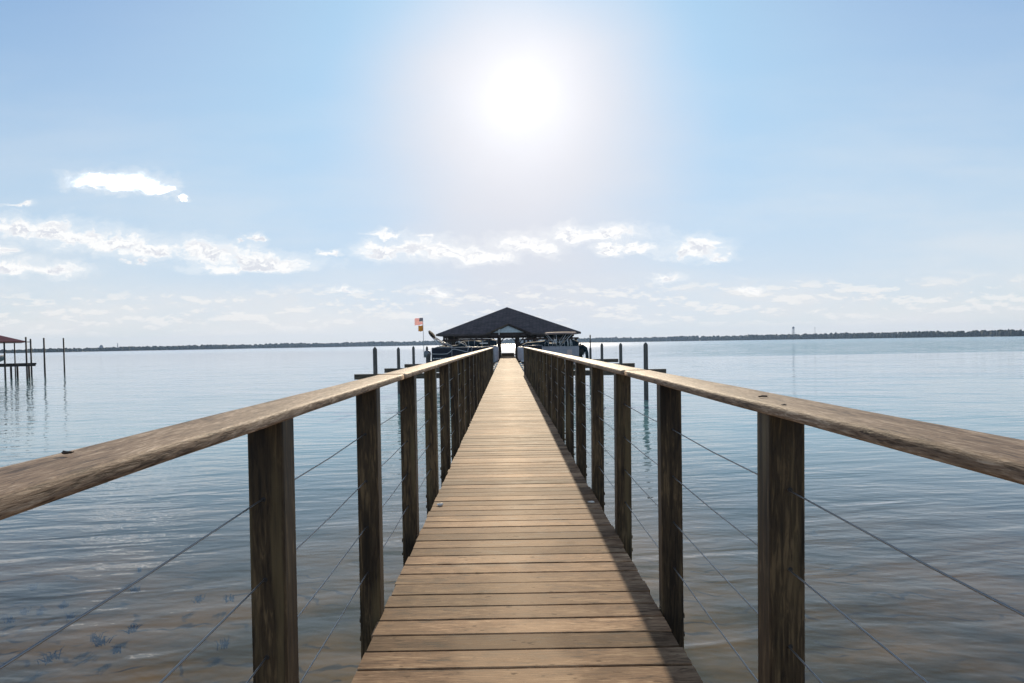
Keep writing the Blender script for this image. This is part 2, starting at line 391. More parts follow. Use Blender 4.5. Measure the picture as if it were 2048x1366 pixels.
# ------------------------------------------------------------------ lake, bed, far shore
def water_mat():
    m = bpy.data.materials.new('lake_water'); m.use_nodes = True; t = NT(m.node_tree); t.n.clear()
    out = t.node('ShaderNodeOutputMaterial')
    pos = t.node('ShaderNodeNewGeometry').outputs['Position']; x, y, z = t.xyz(pos)
    # ruffled by wind beyond about 110 m on the right, calmer elsewhere
    ruf = t.math('MULTIPLY', t.smooth(t.math('ADD', y, t.math('MULTIPLY', t.noise(pos, 0.02, 3), 30.0)), 118, 128),
                 t.smooth(t.math('DIVIDE', x, t.math('MAXIMUM', y, 1.0)), 0.10, 0.42))
    rot = t.node('ShaderNodeVectorRotate', {'Vector': pos, 'Angle': R(-9)}, rotation_type='Z_AXIS').outputs[0]
    rot2 = t.node('ShaderNodeVectorRotate', {'Vector': pos, 'Angle': R(14)}, rotation_type='Z_AXIS').outputs[0]
    w1 = t.noise(t.vec('MULTIPLY', rot, (0.30, 1.0, 1)), 1.9, 2, 0.5, 0.3)
    w2 = t.noise(t.vec('MULTIPLY', rot2, (0.45, 1.0, 1)), 4.6, 2, 0.5, 0.2)
    w3 = t.noise(t.vec('MULTIPLY', pos, (0.6, 1.0, 1)), 13.0, 2, 0.5)
    w0 = t.noise(t.vec('MULTIPLY', rot2, (0.40, 1.0, 1)), 0.55, 2, 0.5)
    patch = t.smooth(t.noise(pos, 0.10, 3), 0.35, 0.7, 0.55, 1.25)
    w1 = t.math('ADD', w1, t.math('MULTIPLY', w0, t.lin(y, 10, 50, 0.0, 4.0)))
    hgt = t.math('ADD', t.math('MULTIPLY', w1, 0.054), t.math('ADD', t.math('MULTIPLY', w2, 0.012), t.math('MULTIPLY', w3, 0.0026)))
    amp = t.math('MULTIPLY', patch, t.lin(ruf, 0, 1, 1.0, 9.0))
    far = t.lin(y, 9, 120, 1.0, 0.34)
    bump = t.node('ShaderNodeBump', {'Strength': 1.0, 'Distance': 1.0, 'Height': t.math('MULTIPLY', hgt, t.math('MULTIPLY', amp, far))})
    ca = t.math('ABSOLUTE', t.vec('DOT_PRODUCT', bump.outputs[0], t.node('ShaderNodeNewGeometry').outputs['Incoming']))
    fr = t.math('ADD', t.math('MULTIPLY', t.math('POWER', t.math('SUBTRACT', 1.0, ca, clamp=True), 5.0), 0.98), 0.02)
    gl = t.node('ShaderNodeBsdfGlossy', {'Color': (0.96,0.97,1,1), 'Roughness': t.lin(y, 50, 500, 0.03, 0.14)}); t.l.new(bump.outputs[0], gl.inputs['Normal'])
    tr = t.node('ShaderNodeBsdfTransparent', {'Color': (0.90,0.86,0.66,1)})
    di = t.node('ShaderNodeBsdfDiffuse', {'Color': (0.19,0.38,0.41,1)})
    murk = t.smooth(y, 6.5, 22.0, 0.0, 0.92)
    body = t.node('ShaderNodeMixShader', {0: murk}); t.l.new(tr.outputs[0], body.inputs[1]); t.l.new(di.outputs[0], body.inputs[2])
    mx = t.node('ShaderNodeMixShader'); t.l.new(fr, mx.inputs[0]); t.l.new(body.outputs[0], mx.inputs[1]); t.l.new(gl.outputs[0], mx.inputs[2])
    t.l.new(mx.outputs[0], out.inputs[0])
    return m
def bed_mat():
    m = bpy.data.materials.new('lake_bed_sand'); m.use_nodes = True; t = NT(m.node_tree)
    p = m.node_tree.nodes['Principled BSDF']; pos = t.node('ShaderNodeNewGeometry').outputs['Position']; x, y, z = t.xyz(pos)
    n1 = t.noise(pos, 0.55, 5, 0.6); n2 = t.noise(pos, 3.0, 5, 0.65)
    c = t.mix(t.smooth(n1, 0.35, 0.65), (0.036,0.037,0.019,1), (0.185,0.122,0.054,1))
    c = t.mix(t.math('MULTIPLY', t.smooth(n2, 0.5, 0.75), 0.6), c, (0.06,0.058,0.042,1))
    # thin lines of dark detritus lying in the troughs of the sand ripples
    wv = t.math('ADD', t.math('MULTIPLY', y, 2.6), t.math('ADD', t.math('MULTIPLY', t.noise(t.vec('MULTIPLY', pos, (0.9, 0.5, 1)), 1.1, 3), 5.0), t.math('MULTIPLY', x, 0.35)))
    fr = t.math('ABSOLUTE', t.math('SUBTRACT', t.math('FRACT', wv), 0.5))
    line = t.math('MULTIPLY', t.smooth(fr, 0.13, 0.04), t.smooth(t.noise(t.vec('MULTIPLY', pos, (0.8, 1.6, 1)), 1.7, 3), 0.46, 0.6))
    c = t.mix(t.math('MULTIPLY', line, 0.85), c, (0.018,0.018,0.020,1))
    t.put(p.inputs['Base Color'], c); p.inputs['Roughness'].default_value = 0.9; p.inputs['Specular IOR Level'].default_value = 0.1
    return m
EXT = 3600.0
g = MB(); g.poly([(-EXT,-60,WATER),(EXT,-60,WATER),(EXT,EXT,WATER),(-EXT,EXT,WATER)])
tag(g.build('water', water_mat()), kind='structure')
g = MB(); ny = [-60,-5,0,4,8,12,18,26,40,80,300,EXT]
def bed_z(y): return WATER - (0.30 + 0.045*max(0, y) if y < 40 else 2.1)
for i in range(len(ny)-1):
    g.poly([(-EXT,ny[i],bed_z(ny[i])),(EXT,ny[i],bed_z(ny[i])),(EXT,ny[i+1],bed_z(ny[i+1])),(-EXT,ny[i+1],bed_z(ny[i+1]))])
tag(g.build('lake_bed', bed_mat()), kind='structure')

# water weed lying on the bed on the left
rng = random.Random(3); wd = MB()
spots = [(660,0),(465,1330),(120,1310),(245,1315),(200,1300),(175,1275),(150,1255),(250,1270),(225,1240),(330,1245),(390,1270),(410,1285),(30,1262),(45,1225),(15,1207),(55,1180),(290,1190),(265,1145),(420,1212),(455,1190),(470,1170),(340,1290),(70,1340),(15,1180),(90,1225),(135,1215),(460,1318)]
for (px, py) in spots[1:]:
    if rng.random() < .45: continue
    px += rng.gauss(0, 22); py += rng.gauss(0, 14)
    q = on_z(px, py, WATER); d = (q - cam.location); q2 = q + d*((bed_z(q.y)-q.z)/d.z)
    s0 = rng.choice((.25,.3,.4,.5,.6,.75))
    for k in range(20):
        a = rng.uniform(0, 2*math.pi); L = rng.uniform(0.02, 0.17)*s0
        p0 = q2 + Vector((rng.gauss(0, .05)*s0, rng.gauss(0, .06)*s0, 0.005)); p2 = p0 + Vector((math.cos(a)*L, math.sin(a)*L*1.2, rng.uniform(0.02, 0.09)))
        pm = (p0+p2)/2 + Vector((rng.gauss(0, .015), rng.gauss(0, .015), 0.03))
        wd.tube([p0, pm, p2], [0.005, 0.004, 0.0015], 4)
tag(wd.build('water_weed', mat('water_weed', (0.006,0.008,0.012), 0.9)), 'dark tufts of water weed scattered on the shallow lake bed', 'water weed', kind='stuff')

def foliage():
    m = bpy.data.materials.new('far_foliage'); m.use_nodes = True; t = NT(m.node_tree)
    p = m.node_tree.nodes['Principled BSDF']; pos = t.node('ShaderNodeNewGeometry').outputs['Position']
    n = t.noise(pos, 0.12, 4, 0.6)
    t.put(p.inputs['Base Color'], t.mix(t.smooth(n, 0.35, 0.65), (0.025,0.032,0.022,1), (0.05,0.058,0.04,1))); p.inputs['Roughness'].default_value = 0.9
    p.inputs['Specular IOR Level'].default_value = 0.1
    return m
SHORE = 2350.0
rng = random.Random(11)
land = MB()
def shore_at(r):
    """shore point at bearing x/y = r: the far side of the lake curves towards us at both ends"""
    y = 1.0/(1/2600.0 + (1/1250.0 - 1/2600.0)*(r/0.7)**2) + 25*math.sin(r*31) + 12*math.sin(r*83 + 1)
    return Vector((r*y, y, 0))
rs = [-1.05 + 2.1*k/140 for k in range(141)]
for i in range(len(rs)-1):
    prof = lambda r: [shore_at(r)*f + Vector((0, 0, WATER + z)) for (f, z) in ((1.0,-.5),(1.003,.7),(1.04,2.5),(1.30,4.0))]
    A, B = prof(rs[i]), prof(rs[i+1])
    for k in range(3): land.poly([A[k], B[k], B[k+1], A[k+1]])
tag(land.build('ground', mat('shore_ground', (0.10,0.095,0.06), 0.9, scale=0.05)), kind='structure')
fo = MB(); r = -0.98
def tree_px(r):
    pts = [(-1,6.5),(-.7,6.8),(-.45,8.0),(-.2,8.3),(.2,8.6),(.45,10.2),(.72,12.0),(1,12.5)]
    for (a, b) in zip(pts, pts[1:]):
        if r <= b[0]: return a[1] + (b[1]-a[1])*(r-a[0])/(b[0]-a[0])
    return 12.5
while r < 0.98:
    c0 = shore_at(r); k = c0.y/1380.0
    for row in range(3):
        hh = tree_px(r)*k*rng.uniform(.80, 1.06) + k*(.5*math.sin(r*55) + .35*row)
        rad = k*rng.uniform(3.2, 5.6); rr_ = r + rng.uniform(-.003, .003)
        p = shore_at(rr_)*(1.005 + .006*row)
        fo.blob((p.x, p.y, WATER + hh*0.47), (rad, rad, hh*0.55), 7, 5, 0.6, rng.uniform(0, 50))
        if rng.random() < 0.55: fo.blob((p.x + rng.uniform(-.5, .5)*rad, p.y - 2, WATER + hh*0.9), (rad*0.5, rad*0.5, hh*0.17), 6, 4, 0.6, rng.uniform(0, 50))
    r += rng.uniform(.0032, .0056)
tag(fo.build('treeline', foliage()), 'low band of blue-grey woods along the far lake shore', 'treeline', kind='stuff')

# far landmarks over the trees
def far_xz(px, py, Y): p = at(px, py, Y); return p
p0 = at(1586.7, 669, 2480); root = empty('water_tower', (p0.x, p0.y, WATER+4))
tag(root, 'small water tower on splayed legs above the far trees on the right', 'water tower')
top = at(1586.7, 653.0, 2480).z - (WATER+4); bot = at(1586.7, 657.2, 2480).z - (WATER+4)
b = MB(); b.lathe([(0.8,bot),(3.2,bot+.8),(4.5,bot+2.4),(4.6,bot+3.6),(3.4,bot+5.2),(1.2,top-.3),(0.3,top)], n=16); b.build('tank', M['tower'], root)
for k in range(4):
    a = R(45+90*k); b = MB(); b.tube([(math.cos(a)*3.7, math.sin(a)*3.7, bot+2), (math.cos(a)*5.2, math.sin(a)*5.2, 0)], 0.55, 6); b.build('leg', M['tower'], root)
b = MB(); b.tube([(0,0,0),(0,0,bot+1)], 0.7, 8); b.build('riser_pipe', M['tower'], root)
p0 = at(1630, 670, 2450); zz = at(1630, 654.5, 2450).z
b = MB(); b.tube([(0,0,0),(0,0,zz-WATER-3)], 0.55, 6); b.box((0,0,zz-WATER-4.6),(1.8,1.8,2.6))
tag(b.build('radio_mast', M['tower'], loc=(p0.x, p0.y, WATER+3)), 'thin mast above the far trees, right of the water tower', 'mast')
p0 = at(203, 700, 2450); root = empty('domed_building', (p0.x, p0.y, WATER+3)); tag(root, 'hazy domed building rising over the far trees at left', 'building')
zb = at(203, 695.5, 2450).z-WATER-3; zm = at(203, 692.6, 2450).z-WATER-3; zt = at(203, 689.8, 2450).z-WATER-3
b = MB(); b.lathe([(9.5,0),(9.5,zb),(7.2,zb+1.5),(5.6,zm)], n=18); b.build('wall', M['tower'], root)
b = MB(); b.lathe([(5.0,zm),(5.2,zm+.8),(4.6,zm+2.4),(3.0,zt-.8),(0.8,zt)], n=18); b.build('dome', M['tower'], root)
p0 = at(235.6, 700, 2450); zz = at(235.6, 686, 2450).z
b = MB(); b.lathe([(1.5,0),(1.3,(zz-WATER-3)*.6),(1.05,zz-WATER-3)], n=10)
tag(b.build('chimney_stack', M['tower'], loc=(p0.x, p0.y, WATER+3)), 'slim dark chimney stack over the far trees, right of the dome', 'chimney')

# ------------------------------------------------------------------ pier
XL, XR = -0.560, 0.640                      # deck edges
PITCHB = 0.1462; DECK_END = 66.0
pier = empty('pier', (0, 0, 0))
tag(pier, 'long narrow wooden walkway with cable railings running out to the boathouse', 'pier')
rng = random.Random(21)
d = MB(); y = -1.5; i = 0
while y < DECK_END:
    w = PITCHB - 0.011; d.tint = min(1, max(0, rng.gauss(0.5, 0.22)))
    e0, e1 = XL + rng.uniform(-.006, .006), XR + rng.uniform(-.006, .006); dz_ = rng.uniform(-.0015, .0015)
    c = 0.0025; n = 5 if y < 12 else 1
    prof = [(0,-.034),(0,-c),(c,0),(w-c,0),(w,-c),(w,-.034)]
    tw = rng.uniform(-.0012, .0012)
    rings = []
    for k in range(n+1):
        xx = e0 + (e1-e0)*k/n; wob_ = 0.0012*math.sin(k*1.9 + i) if 0 < k < n else 0
        rings.append([(xx, y + a + wob_, z + dz_ + tw*(a/w-.5)) for (a, z) in prof])
    d.loft(rings, smooth=False); y += PITCHB; i += 1
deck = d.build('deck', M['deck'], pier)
for (xa, xb) in ((XL+.03, XL+.07), (XR-.07, XR-.03), (0.02, 0.06)):
    b = MB(); b.span((xa,-1.5,-.22),(xb,DECK_END,-.036)); b.build('joist', M['post'], pier)
b = MB(); b.span((XL,DECK_END,-.15),(XR,DECK_END+.06,.24)); b.span((XL,DECK_END-.30,.20),(XR,DECK_END-.001,.24)); b.build('end_board', M['rail'], pier)

P0, PS, NP = 1.742, 1.205, 22
HOLES = (0.785, 0.585, 0.390, 0.195)
RAIL_B = 0.978
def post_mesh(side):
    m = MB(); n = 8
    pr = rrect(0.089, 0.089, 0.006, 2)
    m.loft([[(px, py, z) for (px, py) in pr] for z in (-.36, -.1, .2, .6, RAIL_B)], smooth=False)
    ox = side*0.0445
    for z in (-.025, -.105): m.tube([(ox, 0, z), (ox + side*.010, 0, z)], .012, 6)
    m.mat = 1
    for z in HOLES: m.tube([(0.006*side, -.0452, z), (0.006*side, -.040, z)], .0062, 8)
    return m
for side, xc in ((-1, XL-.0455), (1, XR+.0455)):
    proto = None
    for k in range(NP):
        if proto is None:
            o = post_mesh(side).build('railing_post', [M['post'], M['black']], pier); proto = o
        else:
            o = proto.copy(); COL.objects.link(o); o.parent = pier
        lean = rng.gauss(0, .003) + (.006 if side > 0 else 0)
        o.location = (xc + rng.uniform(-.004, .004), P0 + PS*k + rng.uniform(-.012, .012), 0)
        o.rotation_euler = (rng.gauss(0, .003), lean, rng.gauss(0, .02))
    for z in HOLES:
        pts = []; yy = -1.6
        for k in range(-3, NP*2-1):
            yy = P0 + PS*k/2; pts.append((xc + 0.006*side, yy, z + (0 if k % 2 == 0 else -.004 + rng.uniform(-.002, .002))))
        b = MB(); b.tube(pts, .0023, 6); b.build('cable', M['cable'], pier)
    # handrail: rounded boards end to end
    x0, x1 = (-.685, -.545) if side < 0 else (.612, .752)
    y = -1.2; yend = P0 + PS*(NP-1) + .12
    rt = 0.0285
    while y < yend:
        y2 = min(y + PS*4, yend)
        pr = rrect(x1-x0, rt, .009, 4); rings = []; n = max(2, int((y2-y)/.12))
        jx, jz = rng.uniform(-.002, .002), rng.uniform(-.001, .001)
        for k in range(n+1):
            yy = y + .002 + (y2-y-.004)*k/n
            rings.append([((x0+x1)/2 + jx + px*(1 + .012*mnoise.noise((yy*1.3, px*9, side))), yy,
                           RAIL_B + rt/2 + jz + pz + .0016*mnoise.noise((px*14, yy*2.2, 3.3 + side))) for (px, pz) in pr])
        b = MB(); b.tint = rng.uniform(.35, .65); b.loft(rings); b.build('handrail', M['rail'], pier); y = y2
rng = random.Random(5)
yy = -0.6
while yy < DECK_END:
    for xx in (XL+.12, XR-.12):
        b = MB(); b.tube([(xx, yy, WATER-2.2), (xx, yy, -.23)], .10, 10); b.build('support_pile', M['pile'], pier)
    yy += 4.85

def put_deck(name, px, py, mb, m, label, cat, z=0.0, rz=0.0):
    q = on_z(px, py, z); o = mb.build(name, m, loc=(q.x, q.y, z + .001)); o.rotation_euler = (0, 0, rz); return tag(o, label, cat)
b = MB(); b.blob((0,0,.006),(.022,.016,.010),9,6,.6,3.0); b.blob((.012,.01,.008),(.012,.010,.008),7,5,.5,5.0)
put_deck('shell', 880, 1011, b, M['shell'], 'small white shell fragment on the sunlit boards near the left edge', 'shell')
b = MB(); b.blob((0,0,.006),(.026,.009,.008),9,6,.4,9.0)
put_deck('shell', 1183, 1006, b, M['shell'], 'thin pale shell lying in the shadow strip on the right of the boards', 'shell', rz=-.1)
b = MB(); b.blob((0,0,.004),(.007,.004,.0022),10,6,.9,4.0); b.tube([(.005,0,.003),(.010,.001,.005)],[.001,.0007],5)
put_deck('dry_leaf', 134, 912, b, M['leaf'], 'curled dark dry leaf on the left handrail', 'leaf', z=RAIL_B+.0285)
b = MB(); b.tube([(-.013,0,.003),(0,.002,.004),(.013,0,.003)],[.0018,.0025,.0018],6)
put_deck('twig', 1526, 796, b, M['leaf'], 'short dark twig lying on the right handrail', 'twig', z=RAIL_B+.0285, rz=.3)
b = MB(); b.blob((0,0,.001),(.006,.010,.002),8,5,.5,2.0)
put_deck('bark_chip', 1567, 811, b, M['leaf'], 'small dark bark chip on the right handrail beside the twig', 'bark', z=RAIL_B+.0285)

# ------------------------------------------------------------------ mooring piles and slip beams
def pile(r, z1, cone=0.10, mname='pile', z0=WATER-2.3):
    m = MB(); m.lathe([(r*1.06, z0), (r*1.02, WATER), (r, (z1+WATER)/2), (r*.98, z1-cone), (r*.35, z1-.01), (.01, z1)], n=12); return m
rng = random.Random(9)
left_p = [(749.7, 693.9, 30.0, .095), (796.6, 694.5, 36.5, .085), (826.7, 692.3, 43.0, .085), (853.8, 692.5, 49.6, .085)]
right_p = [(1291.2, 684.7, 30.0, .098), (1241.2, 686.0, 36.5, .088), (1203.6, 686.2, 43.4, .088), (1160.5, 686.2, 57.0, .09)]
ll = ['grey mooring pile nearest the camera on the left of the pier', 'second grey mooring pile out along the left slips',
      'grey mooring pile standing beside the grey outboard motor on the left', 'grey mooring pile behind the stern of the navy pontoon boat']
rl = ['thick grey mooring pile nearest the camera on the right of the pier', 'second grey mooring pile out along the right slips',
      'third grey mooring pile out along the right slips, short and plain', 'farthest grey mooring pile on the right, just behind the covered motor']
for lst, lab in ((left_p, ll), (right_p, rl)):
    for (px, py, Y, r), lb in zip(lst, lab):
        q = at(px, py, Y); b = pile(r, q.z)
        tag(b.build('mooring_pile', M['pile'], loc=(q.x, Y, 0)), lb, 'pile', 'mooring piles along the boat slips')
q = at(1180.3, 669.8, 49.8)
b = pile(.085, .72, .02); b.tube([(0,0,.70),(0,0,q.z-.12)], .045, 8); b.lathe([(.05,q.z-.12),(.06,q.z-.06),(.02,q.z)], n=8)
tag(b.build('mooring_pile', M['pile'], loc=(q.x, 49.8, 0)), 'tall slim dark-topped pole on a pile beside the right boats', 'pile', 'mooring piles along the boat slips')
beams = [(708.8, 748.6, 29.7, 'near heavy timber slip beam on the left, end jutting past its pile'),
         (769.0, 736.9, 36.9, 'middle timber slip beam on the left, between the first two piles'),
         (809.0, 728.3, 43.9, 'far timber slip beam on the left, below the outboard motor'),
         (1332.0, 737.7, 29.9, 'near heavy timber slip beam on the right, end jutting past its pile'),
         (1269.3, 726.1, 37.2, 'middle timber slip beam on the right, between the first two piles'),
         (1236.6, 717.5, 47.0, 'far timber slip beam on the right, behind the second pile')]
for (px, py, Y, lb) in beams:
    q = at(px, py, Y); xin = XL-.12 if q.x < 0 else XR+.12
    b = MB(); b.beam((q.x, 0, -.115), (xin, 0, -.115), .10, .23); b.beam((q.x + (.25 if q.x < 0 else -.25), .14, -.115), (xin, .14, -.115), .05, .21)
    tag(b.build('slip_beam', M['old_beam'], loc=(0, Y, q.z)), lb, 'beam', 'timber beams between the boat slips')

# fenders along the deck edge beyond the railing
fl = [(-1, 29.6), (-1, 31.2), (-1, 33.2), (-1, 36.0), (-1, 39.5), (1, 29.4), (1, 31.0), (1, 33.2), (1, 36.2), (1, 40.0)]
words = ['first', 'second', 'third', 'fourth', 'farthest']
for k, (s, Y) in enumerate(fl):
    root = empty('dock_fender', (XL-.11 if s < 0 else XR+.11, Y, 0))
    b = MB(); b.tube([(0,-.30,-.06),(0,.30,-.06)], .10, 10); b.build('fender_body', M['black'], root)
    b = MB(); b.tube([(0,-.325,-.06),(0,-.302,-.06)], .085, 10); b.build('end_cap', M['white'], root)
    tag(root, f'{words[k%5]} black fender past the end of the {"left" if s<0 else "right"} railing, white end cap', 'fender', 'black fenders along the deck edges')

# ------------------------------------------------------------------ boats
def tube_part(name, pts, r, m, parent, n=8):
    b = MB(); b.tube(pts, r, n); return b.build(name, m, parent)
def outboard(parent, x, s, cowl, tilt=0.0):
    """an outboard motor hung on the stern; s = -1 when the stern points to local -x"""
    b = MB()
    rings = []
    for (z, hw, hl) in ((.30,.10,.14),(.36,.15,.21),(.52,.17,.25),(.68,.15,.22),(.76,.09,.13)):
        rings.append([(x + s*(.16) + c[0], c[1], z) for c in rrect(2*hl, 2*hw, min(hw, hl)*.7, 3)])
    b.loft(rings); cw = b.build('motor', cowl, parent)
    b = MB(); b.loft([[(x + s*.14 + c[0], c[1], z) for c in rrect(.20, .13, .04, 2)] for z in (.30, -.10)]); b.loft([[(x + s*.16 + c[0], c[1], z) for c in rrect(.26, .06, .025, 2)] for z in (-.10, -.55)])
    b.build('motor_leg', M['black'], cw)
    b = MB(); b.tube([(x + s*.10,0,-.50),(x + s*.38,0,-.50)], [.05,.035], 8)
    for k in range(3):
        a = 2*math.pi*k/3; b.box((x + s*.36, .09*math.cos(a), -.50 + .09*math.sin(a)), (.02, .10, .10), rx=a)
    b.build('propeller', M['steel'], cw)
    b = MB(); b.span((x - .02, -.12, .05), (x + s*.10, .12, .32)); b.build('motor_bracket', M['black'], cw)
    return cw
def pontoon_boat(name, X0, X1, Y, wid, panel, s, label, cat='pontoon boat'):
    """stern at X0, bow at X1 (both world x); s = +1 when the bow points to +x.  Deck floor is local z = .06"""
    root = empty(name, (0, Y, 0)); tag(root, label, cat)
    lo, hi = min(X0, X1), max(X0, X1); hw = wid/2
    for sy in (-1, 1):
        b = MB(); pts, rs = [], []
        for (f, r, dz) in ((0.0,.26,0),(.04,.31,0),(.78,.31,0),(.90,.27,.05),(.97,.14,.14),(1.0,.03,.20)):
            pts.append((X0 + (X1-X0)*f, sy*(hw-.32), -.36+dz)); rs.append(r)
        b.tube(pts, rs, 14); b.build('pontoon', M['steel'], root)
    b = MB(); b.span((lo+.08,-hw,-.06),(hi-.30,hw,.05)); b.build('boat_deck', M['silver'], root)
    return root
def fence(root, x0, x1, yy, z0, z1, m, rail=True):
    b = MB(); b.span((x0, yy-.012, z0), (x1, yy+.012, z1)); p = b.build('fence_panel', m, root)
    if rail:
        b = MB(); b.tube([(x0,yy,z1+.02),(x1,yy,z1+.02)], .016, 8); b.tube([(x0,yy,z0-.01),(x1,yy,z0-.01)], .018, 8)
        n = max(1, int(abs(x1-x0)/1.0))
        for k in range(n+1):
            xx = x0 + (x1-x0)*k/n; b.tube([(xx,yy-.016,z0-.01),(xx,yy-.016,z1+.02)], .016, 6)
        b.build('fence_rail', M['silver'], p)
    return p
def cover(name, root, x0, x1, hw, z0, tops, m, seed=0.0, yc=0.0):
    """draped canvas cover: tops = list of (fraction along x, height)"""
    b = MB(); n = 22; rings = []
    for i in range(n+1):
        f = i/n; xx = x0 + (x1-x0)*f
        for j in range(len(tops)-1):
            if tops[j][0] <= f <= tops[j+1][0]:
                q = (f-tops[j][0])/(tops[j+1][0]-tops[j][0]); q = q*q*(3-2*q)
                zt = tops[j][1] + (tops[j+1][1]-tops[j][1])*q; break
        ring = []
        for (a, hgt) in ((-1,0),(-1.0,.45),(-.92,.8),(-.6,.93),(-.2,1),(.2,1),(.6,.93),(.92,.8),(1.0,.45),(1,0)):
            ring.append((xx, yc + a*hw, z0 + (zt-z0)*hgt + .05*mnoise.noise((xx*2.1, a*3, seed)) * (1 if hgt > .3 else 0)))
        rings.append(ring)
    b.loft(rings); return b.build(name, m, root)

# navy pontoon boat in the third slip on the left, stern outward
YA = 46.3
A = pontoon_boat('pontoon_boat', -4.98, -.72, YA, 2.2, M['navy'], 1, 'navy pontoon boat with silver rails, folded canopy and two flags at its stern')
hw = 1.1
fence(A, -4.95, -1.0, -hw, .08, .93, M['navy']); fence(A, -4.95, -1.0, hw, .08, .93, M['navy'])
b = MB(); b.span((-4.97,-hw,.08),(-4.94,hw,.86)); b.build('stern_panel', M['navy'], A)
tube_part('trim_rail', [(-4.95,-hw-.03,.55),(-4.3,-hw-.03,.52),(-3.95,-hw-.03,.54),(-3.75,-hw-.03,.66),(-3.60,-hw-.03,.82),(-3.45,-hw-.03,.84),(-3.1,-hw-.03,.76),(-2.55,-hw-.03,.62),(-1.9,-hw-.03,.60)], .028, M['silver'], A)
b = MB(); rr = random.Random(2); xx = -4.88
while xx < -4.05:
    w_ = rr.uniform(.05, .10); b.span((xx, -hw-.022, .21), (xx+w_, -hw-.014, .21+rr.uniform(.05,.075))); xx += w_ + .03
b.build('side_stripe', M['white'], A)
cover('seat_cover', A, -4.75, -3.5, .95, .84, [(0,1.0),(.3,1.06),(.6,1.02),(1,1.10)], M['cover'], 1.0)
cover('console_cover', A, -3.75, -2.55, .75, .75, [(0,1.02),(.35,1.12),(.62,1.34),(.7,1.32),(1,.86)], M['cover'], 4.0)
tube_part('canopy_frame', [(-3.25,-.75,1.33),(-2.55,-1.0,.98)], .02, M['silver'], A)
tube_part('grab_rail', [(-2.62,-1.12,.60),(-2.55,-1.12,.9),(-2.5,-1.0,1.08),(-2.44,-1.0,1.0),(-2.40,-1.0,.6)], .02, M['silver'], A)
b = MB(); b.loft([[(x_,c[0],.62+c[1]) for c in rrect(.9,.50,.1,3)] for x_ in (-2.32,-1.82)]); b.build('seat', M['seat'], A)
b = MB(); b.loft([[(x_,-.2+c[0],.68+c[1]) for c in rrect(.8,.50,.08,3)] for x_ in (-1.78,-1.60)]); b.build('seat', M['navy'], A)
b = MB(); b.loft([[(x_,-.3+c[0],.72+c[1]) for c in rrect(.6,.56,.06,3)] for x_ in (-1.52,-1.22)]); b.build('seat', M['tan'], A)
for x_ in (-1.15, -1.0, -.88):
    tube_part('bow_rail', [(x_,-hw,.1),(x_,-hw,1.0),(x_+.08,-hw,1.03),(x_+.12,-hw,.98)], .022, M['silver'], A)
b = MB()
b.loft([[(x_, c[0], .47 + c[1]) for c in rrect(w_, h_, .12, 3)] for (x_, w_, h_) in ((-1.00,2.1,1.1),(-.80,2.05,1.12),(-.66,1.8,1.0),(-.60,1.4,.8))])
b.build('bow_panel', M['pale_hull'], A)
# folded canopy: a dark canvas boot on raked silver legs
P = at(858.5, 662.5, YA); Q = at(869.5, 676.5, YA); P.y = Q.y = 0
ax = (Q-P).normalized(); rot = Vector((0,0,1)).rotation_difference(ax).to_matrix()
b = MB()
for yy in (0,): b.blob((P+Q)/2, (.115,.95,(Q-P).length*.56), 12, 9, .12, 1.0, rot)
bt = b.build('canopy_boot', M['boot'], A)
for sy in (-1, 1):
    tube_part('canopy_leg', [Q + Vector((-.05,sy*.85,0)), (-3.55, sy*hw, .95)], .022, M['silver'], A)
    tube_part('canopy_leg', [Q + Vector((-.05,sy*.85,.02)), (-4.30, sy*hw, .95)], .022, M['silver'], A)
    tube_part('canopy_leg', [Q + Vector((.0,sy*.80,.05)), (-3.9, sy*hw, .95)], .026, M['tan'], A)
outboard(A, -5.22, -1, M['cowl'])
b = MB(); b.span((-5.3,-.6,-.02),(-4.98,.6,.10)); b.build('motor_pod', M['steel'], A)
ft = at(845.6, 635.5, YA); fb = at(848.2, 716, YA)
fp = tube_part('flag_pole', [(fb.x,0,fb.z),((ft.x+fb.x)/2,0,(ft.z+fb.z)/2),(ft.x,0,ft.z)], [.022,.018,.014], M['silver'], A)
def flag(name, x, z, w, h, m, parent, uvs=True, droop=0.06):
    me = bpy.data.meshes.new(name); nx, nz = 12, 6; vs, fs, us = [], [], []
    for side in (0, 1):
        for i in range(nx+1):
            for j in range(nz+1):
                f, g_ = i/nx, j/nz
                vs.append((x - f*w, .05*math.sin(f*7+g_)*f + .003*side, z - h + g_*h - droop*f*f + .015*math.sin(f*9)))
    st = (nx+1)*(nz+1)
    for side in (0, 1):
        for i in range(nx):
            for j in range(nz):
                q = [side*st + i*(nz+1)+j, side*st + (i+1)*(nz+1)+j, side*st + (i+1)*(nz+1)+j+1, side*st + i*(nz+1)+j+1]
                fs.append(q if side == 0 else q[::-1])
    me.from_pydata(vs, [], fs); ul = me.uv_layers.new(name='UVMap')
    for pl in me.polygons:
        for li in pl.loop_indices:
            vi = me.loops[li].vertex_index % st; ul.data[li].uv = ((vi//(nz+1))/nx, (vi % (nz+1))/nz)
    me.materials.append(m); o = bpy.data.objects.new(name, me); COL.objects.link(o); o.parent = parent; return o
f1 = flag('flag', ft.x-.01, ft.z-.01, .55, .44, M['flag'], fp); f1['label'] = 'striped red and white flag with a dark starred corner'
f2 = flag('flag', ft.x+.02, ft.z-.52, .34, .38, M['orange'], fp, droop=.02); f2['label'] = 'plain square orange flag'
